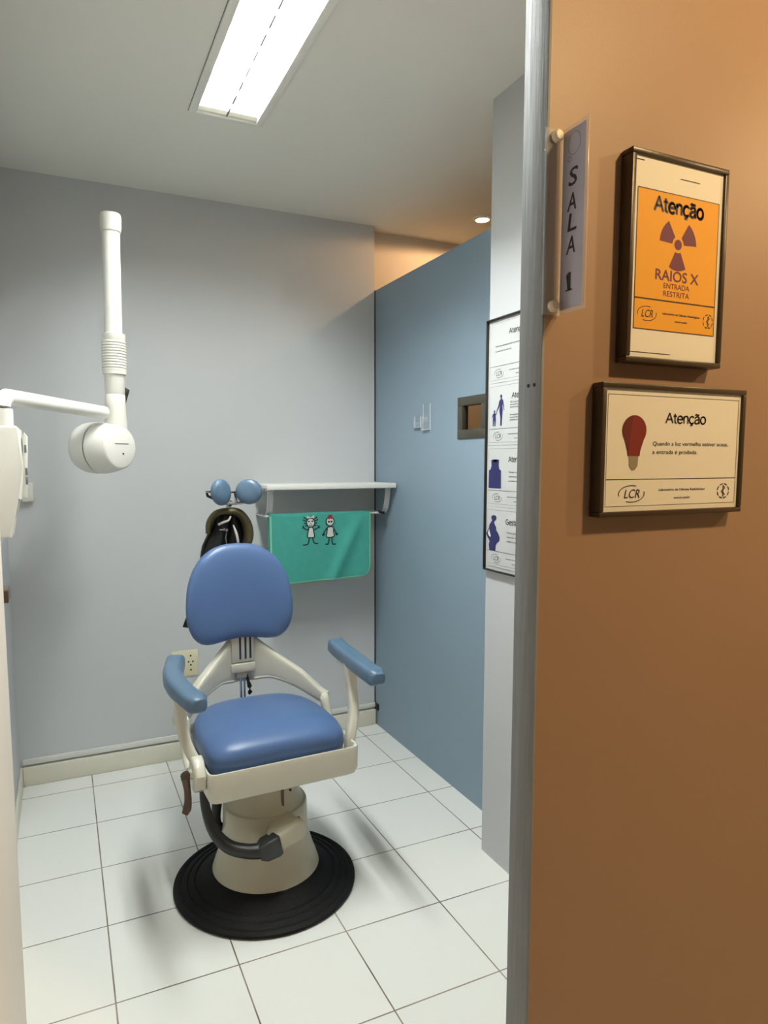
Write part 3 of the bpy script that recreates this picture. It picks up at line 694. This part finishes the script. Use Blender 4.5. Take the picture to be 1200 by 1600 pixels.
# ================================================================== printed notices
def arc(cx, cy, rx, ry, a0, a1, n=12): return [(cx + rx*cos(R(a0+(a1-a0)*k/n)), cy + ry*sin(R(a0+(a1-a0)*k/n))) for k in range(n+1)]
_c = arc(.30, .36, .265, .37, 45, 315); _a = [[(.05, .53), (.10, .66), (.27, .73), (.43, .68), (.48, .54), (.48, .12), (.53, 0)], [(.48, .44), (.22, .39), (.05, .27), (.06, .07), (.22, -.01), (.38, .06), (.48, .22)]]
GLYPH = {
 'A': (.78, [[(0, 0), (.36, 1.0), (.72, 0)], [(.13, .36), (.59, .36)]]), 't': (.40, [[(.15, .93), (.15, .17), (.20, .03), (.33, .01)], [(0, .71), (.32, .71)]]),
 'e': (.64, [[(.04, .38), (.56, .38)] + arc(.30, .36, .265, .37, 10, 318)[0:]]), 'n': (.62, [[(.07, 0), (.07, .73)], [(.07, .48), (.12, .64), (.28, .73), (.43, .68), (.49, .52), (.49, 0)]]),
 'c,': (.60, [_c, [(.30, 0), (.38, -.10), (.29, -.20), (.18, -.19)]]), 'a': (.62, _a), 'a~': (.62, _a + [[(.07, .87), (.15, .95), (.27, .91), (.37, .87), (.45, .95)]]),
 'o': (.64, [arc(.30, .36, .265, .37, 0, 360, 20)]), 'G': (.86, [arc(.40, .5, .36, .5, 48, 330, 16) + [(.74, .25), (.74, .46), (.42, .46)]]),
 's': (.56, [[(.46, .57), (.38, .70), (.24, .73), (.09, .66), (.09, .50), (.25, .40), (.42, .31), (.46, .15), (.36, .02), (.22, -.01), (.07, .06), (.03, .20)]])}
def heading(mb, word, m, cx, z, cap, width, wd=.15, lift=.0006):
    tot = sum(GLYPH[g][0] for g in word); kx = width/tot; x = cx - width/2
    for g in word:
        adv, ss_ = GLYPH[g]
        for st_ in ss_:
            q = [(x + a*kx, z + b*cap) for a, b in st_]
            if len(q) > 4: q = [(v.x, v.y) for v in smooth_path([(a, b, 0) for a, b in q], 3)]
            for a, b in zip(q, q[1:]):       # overlapped short pieces keep every corner filled
                d = Vector((b[0]-a[0], b[1]-a[1])); d = d.normalized()*wd*cap*.3 if d.length else Vector((0, 0))
                mb.stroke([(a[0]-d.x*.4, a[1]-d.y*.4), (b[0]+d.x*.4, b[1]+d.y*.4)], wd*cap, m, lift=lift)
        x += adv*kx
AT = ['A', 't', 'e', 'n', 'c,', 'a~', 'o']; GE = ['G', 'e', 's', 't', 'a', 'n', 't', 'e']
def logo(mb, cx, cz, s, m):
    mb.text('LCR', m, cx, cz-.18*s, .40*s, shear=.25, width=.80*s)
    mb.stroke(circle(cx, cz, .66*s, .36*s, 20, R(70), R(195), False), .035*s, m); mb.stroke(circle(cx, cz, .66*s, .36*s, 20, R(245), R(375), False), .035*s, m)
def emblem(mb, cx, cz, r_, m):
    for k in range(8): mb.stroke(circle(cx, cz, r_, r_, 6, R(k*45+6), R(k*45+38), False), r_*.14, m)
    mb.stroke([(cx, cz-r_*.75), (cx, cz+r_*.8)], r_*.14, m)
    mb.stroke([(cx+r_*.30*sin(t_*1.5), cz+r_*.65-t_*r_*.22) for t_ in [k*.4 for k in range(15)]], r_*.12, m)
    mb.text('LCR', m, cx, cz-r_*.95, r_*.26)
def rect_line(mb, x0, z0, x1, z1, wd, m):
    for a, b in (((x0, z0), (x1, z0)), ((x1, z0), (x1, z1)), ((x1, z1), (x0, z1)), ((x0, z1), (x0, z0))): mb.stroke([a, b], wd, m)
def picture_frame(mb, x0, z0, x1, z1, wd, d0, d1, m):
    for a, b in (((x0, z0), (x1, z0+wd)), ((x0, z1-wd), (x1, z1)), ((x0, z0+wd), (x0+wd, z1-wd)), ((x1-wd, z0+wd), (x1, z1-wd))):
        mb.box((a[0], d0, a[1]), (b[0], d1, b[1]), m, .0018)
def landscape_sheet(head, lines, art, mk=TEXTK, headx=.58, textx=.335, border=True, lsize=.0058, lwid=0, paper=PAPER):
    """an A4 sheet lying across, its centre at the origin, facing -y"""
    w2, h2 = .1485, .105; mb = MB(); mb.box((-w2, 0, -h2), (w2, .0008, h2), paper)
    X = lambda u: -w2 + u*2*w2; Z = lambda v: h2 - v*2*h2
    if border: rect_line(mb, X(.022), Z(.955), X(.978), Z(.05), .0006, mk)
    mb.stroke([(X(.022), Z(.735)), (X(.978), Z(.735))], .0012, mk)
    heading(mb, head, mk, X(headx), Z(.265), .0172, .089 if len(head) == 7 else .098)
    for k, (tx, v) in enumerate(lines): mb.text(tx, mk, X(textx), Z(v), lsize, 'LEFT', width=lwid*len(tx) if lwid else None)
    logo(mb, X(.20), Z(.855), .040, mk); emblem(mb, X(.885), Z(.850), .0135, mk)
    mb.text('Laboratório de Ciências Radiológicas', mk, X(.565), Z(.835), .0040, bold=.0001, width=.102); mb.text('www.lcr.med.br', mk, X(.565), Z(.905), .0040, bold=.0001)
    art(mb, X, Z); return mb
def bulb_art(mb, X, Z):
    cx, cz = X(.205), Z(.335); r_ = .0245
    ol = [(cx + r_*cos(a), cz + r_*1.06*sin(a)) for a in [R(-35 + k*250/30) for k in range(31)]]
    ol += [(cx-.0165, cz-.025), (cx-.0130, cz-.036), (cx-.0122, cz-.044), (cx+.0122, cz-.044), (cx+.0130, cz-.036), (cx+.0165, cz-.025)]
    mb.poly(ol, BULBR, lift=.0006)
    mb.poly([(min(x, cx-.004), z) for x, z in ol if x <= cx+.002] , BULBD, lift=.0009)
    mb.poly([(cx-.0095, cz-.044), (cx+.0095, cz-.044), (cx+.0085, cz-.061), (cx+.003, cz-.068), (cx-.003, cz-.068), (cx-.0085, cz-.061)], BULBB, lift=.0007)

FY = -.020     # front of the frames, relative to the corridor wall
def framed(name, label, x0, x1, z0, z1, mb_sheet):
    t_ = thing(name, label, 'framed sign', ((x0+x1)/2, YC, (z0+z1)/2)); hw, hh = (x1-x0)/2, (z1-z0)/2
    mb = MB(); picture_frame(mb, -hw, -hh, hw, hh, .0085, FY-.004, -.0005, FRAMEB); mb.box((-hw+.006, -.010, -hh+.006), (hw-.006, -.004, hh-.006), FRAMEB); mb.build('frame', t_)
    mb_sheet.build('sheet', t_, (0, FY+.0005, 0)); return t_
# portrait sign: radiation warning
mb = MB(); pw, ph = .1005, .148; mb.box((-pw, 0, -ph), (pw, .0008, ph), PAPER)
X = lambda u: -pw + u*2*pw; Z = lambda v: ph - v*2*ph
mb.poly([(X(.065), Z(.855)), (X(.935), Z(.855)), (X(.935), Z(.155)), (X(.065), Z(.155))], PAPERY, lift=.0003)
rect_line(mb, X(.065), Z(.855), X(.935), Z(.155), .0014, FRAMEB); mb.stroke([(X(.065), Z(.70)), (X(.935), Z(.70))], .0022, FRAMEB)
heading(mb, AT, TEXTG, X(.507), Z(.2535), .0205, .106, .17, .0005); heading(mb, AT, TEXTK, X(.5), Z(.250), .0205, .106, .15, .0009)
cx, cz = X(.50), Z(.405); mb.poly(circle(cx, cz, .0078, n=28), PURPLE, lift=.0006)
for a0 in (30, 150, 270): mb.poly(circle(cx, cz, .0395, .0395, 16, R(a0-27), R(a0+27), False) + circle(cx, cz, .0125, .0125, 10, R(a0+27), R(a0-27), False), PURPLE, lift=.0006)
mb.text('RAIOS X', PURPLE, X(.5), Z(.595), .0165, bold=.0003, width=.094); mb.text('ENTRADA', PURPLE, X(.5), Z(.635), .0085, width=.056); mb.text('RESTRITA', PURPLE, X(.5), Z(.675), .0085, width=.056)
logo(mb, X(.20), Z(.775), .030, TEXTK); emblem(mb, X(.865), Z(.780), .0108, TEXTK)
mb.text('Laboratório de Ciências Radiológicas', TEXTK, X(.565), Z(.770), .0032, bold=.0001, width=.082); mb.text('www.lcr.med.br', TEXTK, X(.565), Z(.805), .0030, bold=.0001)
mb.stroke([(X(.50), Z(.072)), (X(.71), Z(.072))], .0010, TEXTK); mb.stroke([(X(.02), Z(.022)), (X(.12), Z(.022))], .0012, TEXTK); mb.stroke([(X(.0), Z(.975)), (X(.46), Z(.975))], .0010, TEXTK)
framed('framed_sign', 'dark-framed portrait notice with a yellow radiation trefoil on the tan wall', .7125, .9200, 1.5785, 1.8915, mb)
mb = landscape_sheet(AT, (('Quando a luz vermelha estiver acesa,', .455), ('a entrada é proibida.', .525)), bulb_art, headx=.575, textx=.335, lsize=.0074, lwid=.0047)
framed('framed_sign', 'dark-framed landscape notice with a red light bulb on the tan wall', .6695, .9875, 1.3400, 1.5460, mb)
bpy.data.objects['framed_sign.001'].children[1].scale = (1.02, 1, .905)

# tall frame with four notices on the white wall end
tp = thing('notice_frame', 'tall black frame holding four stacked notices on the white wall end', 'framed notices', (XR, -1.283, 1.476), -pi/2)
mb = MB(); HW, HH = .157, .428; picture_frame(mb, -HW, -HH, HW, HH, .0055, -.016, -.0005, FRAMEK); mb.box((-HW+.004, -.006, -HH+.004), (HW-.004, -.002, HH-.004), PAPERW); mb.build('frame', tp)
def no_art(mb, X, Z): pass
def mother_art(mb, X, Z):
    cx, zb = X(.25), Z(.69); s = .105
    wo = [(-.02, 1.0), (.03, 1.0), (.05, .95), (.03, .90), (.03, .86), (.09, .82), (.12, .66), (.15, .50), (.13, .48), (.08, .66), (.06, .68), (.08, .50), (.06, .25), (.04, .0), (-.02, .0), (-.02, .25), (-.07, .50), (-.04, .68), (-.09, .58), (-.17, .46), (-.19, .49), (-.11, .66), (-.08, .80), (-.02, .86), (-.02, .90), (-.05, .95)]
    mb.poly([(cx + x*s*1.25, zb + z*s) for x, z in wo], NAVY, lift=.0006)
    co = [(-.33, .52), (-.28, .52), (-.27, .46), (-.29, .43), (-.24, .40), (-.19, .47), (-.17, .45), (-.24, .34), (-.23, .20), (-.25, .0), (-.29, .0), (-.30, .17), (-.32, .17), (-.33, .0), (-.37, .0), (-.38, .20), (-.37, .34), (-.42, .27), (-.43, .29), (-.38, .40), (-.32, .43), (-.34, .46)]
    mb.poly([(cx + x*s*1.15, zb + z*s) for x, z in co], NAVY, lift=.0006)
def vest_art(mb, X, Z):
    cx, zb = X(.155), Z(.70); s = .100
    o_ = [(-.27, .02), (-.24, 0), (.24, 0), (.27, .02), (.26, .62), (.19, .66), (.16, .78), (.17, .98), (.10, 1.0), (.08, .92), (0, .90), (-.08, .92), (-.10, 1.0), (-.17, .98), (-.16, .78), (-.19, .66), (-.26, .62)]
    mb.poly([(cx + x*s*1.35, zb + z*s) for x, z in o_], NAVY, lift=.0006)
def pregnant_art(mb, X, Z):
    cx, zb = X(.135), Z(.735); s = .125
    o_ = [(.0, 1.0), (.06, 1.0), (.10, .95), (.09, .88), (.05, .84), (.03, .80), (.05, .74), (.10, .66), (.09, .60), (.16, .50), (.20, .40), (.19, .30), (.12, .23), (.09, .16), (.08, .0), (-.10, .0), (-.12, .15), (-.10, .26), (-.16, .36), (-.20, .46), (-.17, .52), (-.12, .64), (-.11, .72), (-.06, .80), (-.03, .85), (-.06, .92), (-.05, .97)]
    mb.poly([(cx + x*s*1.6, zb + z*s) for x, z in o_], NAVY, lift=.0006); mb.poly([(cx + x*s*1.6, zb + z*s) for x, z in ((-.115, .60), (-.07, .44), (-.06, .38), (-.11, .40), (-.15, .47))], PAPER, lift=.0009)
SH = ((AT, [('Nesta sala somente poderá permanecer', .43), ('um paciente de cada vez.', .51)], no_art, .53, .13),
      (AT, [('Não é permitida a permanência de', .34), ('acompanhantes na sala durante o', .38), ('exame radiológico.', .42), ('Acompanhante, quando houver', .54), ('necessidade de contenção do', .58), ('paciente, proteja-se.', .62)], mother_art, .60, .42),
      (AT, [('Paciente, exija o uso da', .44), ('vestimenta plumbífera para', .51), ('proteção durante o exame.', .58)], vest_art, .56, .42),
      (GE, [('Mulheres grávidas ou com suspeita', .41), ('de gravidez, favor informar ao', .48), ('médico ou técnico antes do exame.', .55)], pregnant_art, .545, .40))
for k, (hd_, ln, art, hx_, tx_) in enumerate(SH):
    mb = landscape_sheet(hd_, ln, art, headx=hx_, textx=tx_, border=True, lsize=.0064, paper=PAPERW)
    o = mb.build('notice_sheet', tp, (0, -.0075, HH - .0065 - .105*.988 - k*.2085)); o.scale = (1, 1, .985)

# door sign: bent acrylic plate with a hanging flag
sg_ = thing('door_sign', 'clear acrylic flag sign lettered SALA 1 fixed beside the jamb', 'door sign', (.598, YC, 1.768))
mb = MB(); h_ = .129
mb.box((-.031, -.006, -h_), (.0015, -.003, h_), ACRYL, .0006); mb.box((-.0015, -.058, -h_), (.0015, -.004, h_), ACRYL, .0006); mb.build('acrylic_plate', sg_)
mb = MB(); mb.box((-.0022, -.054, -h_+.006), (-.0017, -.008, h_-.006), FILM)
pl = lambda u, v: (-.0026, -u, v)          # u runs away from the wall; the flag is read from the room side of the corridor
# seen from the left the wall is on the left: letters run from the fold outwards
for ch_, z in (('S', .046), ('A', .012), ('L', -.016), ('A', -.047)):
    mb.text(ch_, TEXTK, .029, z, .025, place=pl, width=.019, shear=.12, bold=.0004)
mb.poly([(.0245, -.098), (.0305, -.098), (.0305, -.0725), (.0265, -.0725), (.0215, -.076), (.0225, -.078), (.0245, -.077)], TEXTK, pl); mb.poly([(.0205, -.0985), (.0345, -.0985), (.0345, -.0965), (.0205, -.0965)], TEXTK, pl)
mb.stroke(circle(.031, .102, .0125, .015, 28), .0008, TEXTG, pl, closed=True); mb.stroke(circle(.022, .083, .0032, .0035, 14), .0009, TEXTG, pl, closed=True); mb.poly(circle(.032, .103, .009, .011, 24), FILM, pl)
mb.build('lettered_film', sg_)
for z in (.118, -.117):
    mb = MB(); mb.lathe([(0, .0), (.0085, .0), (.0085, .006), (.006, .009), (0, .0095)], CAPW, 20, Matrix.Translation((-.014, -.006, z)) @ Matrix.Rotation(pi/2, 4, 'X')); mb.build('screw_cap', sg_)

# smooth shading by angle on every mesh that has smooth faces
for o in bpy.data.objects:
    if o.type == 'MESH' and any(p.use_smooth for p in o.data.polygons):
        try: o.data.set_sharp_from_angle(angle=R(38))
        except AttributeError: pass
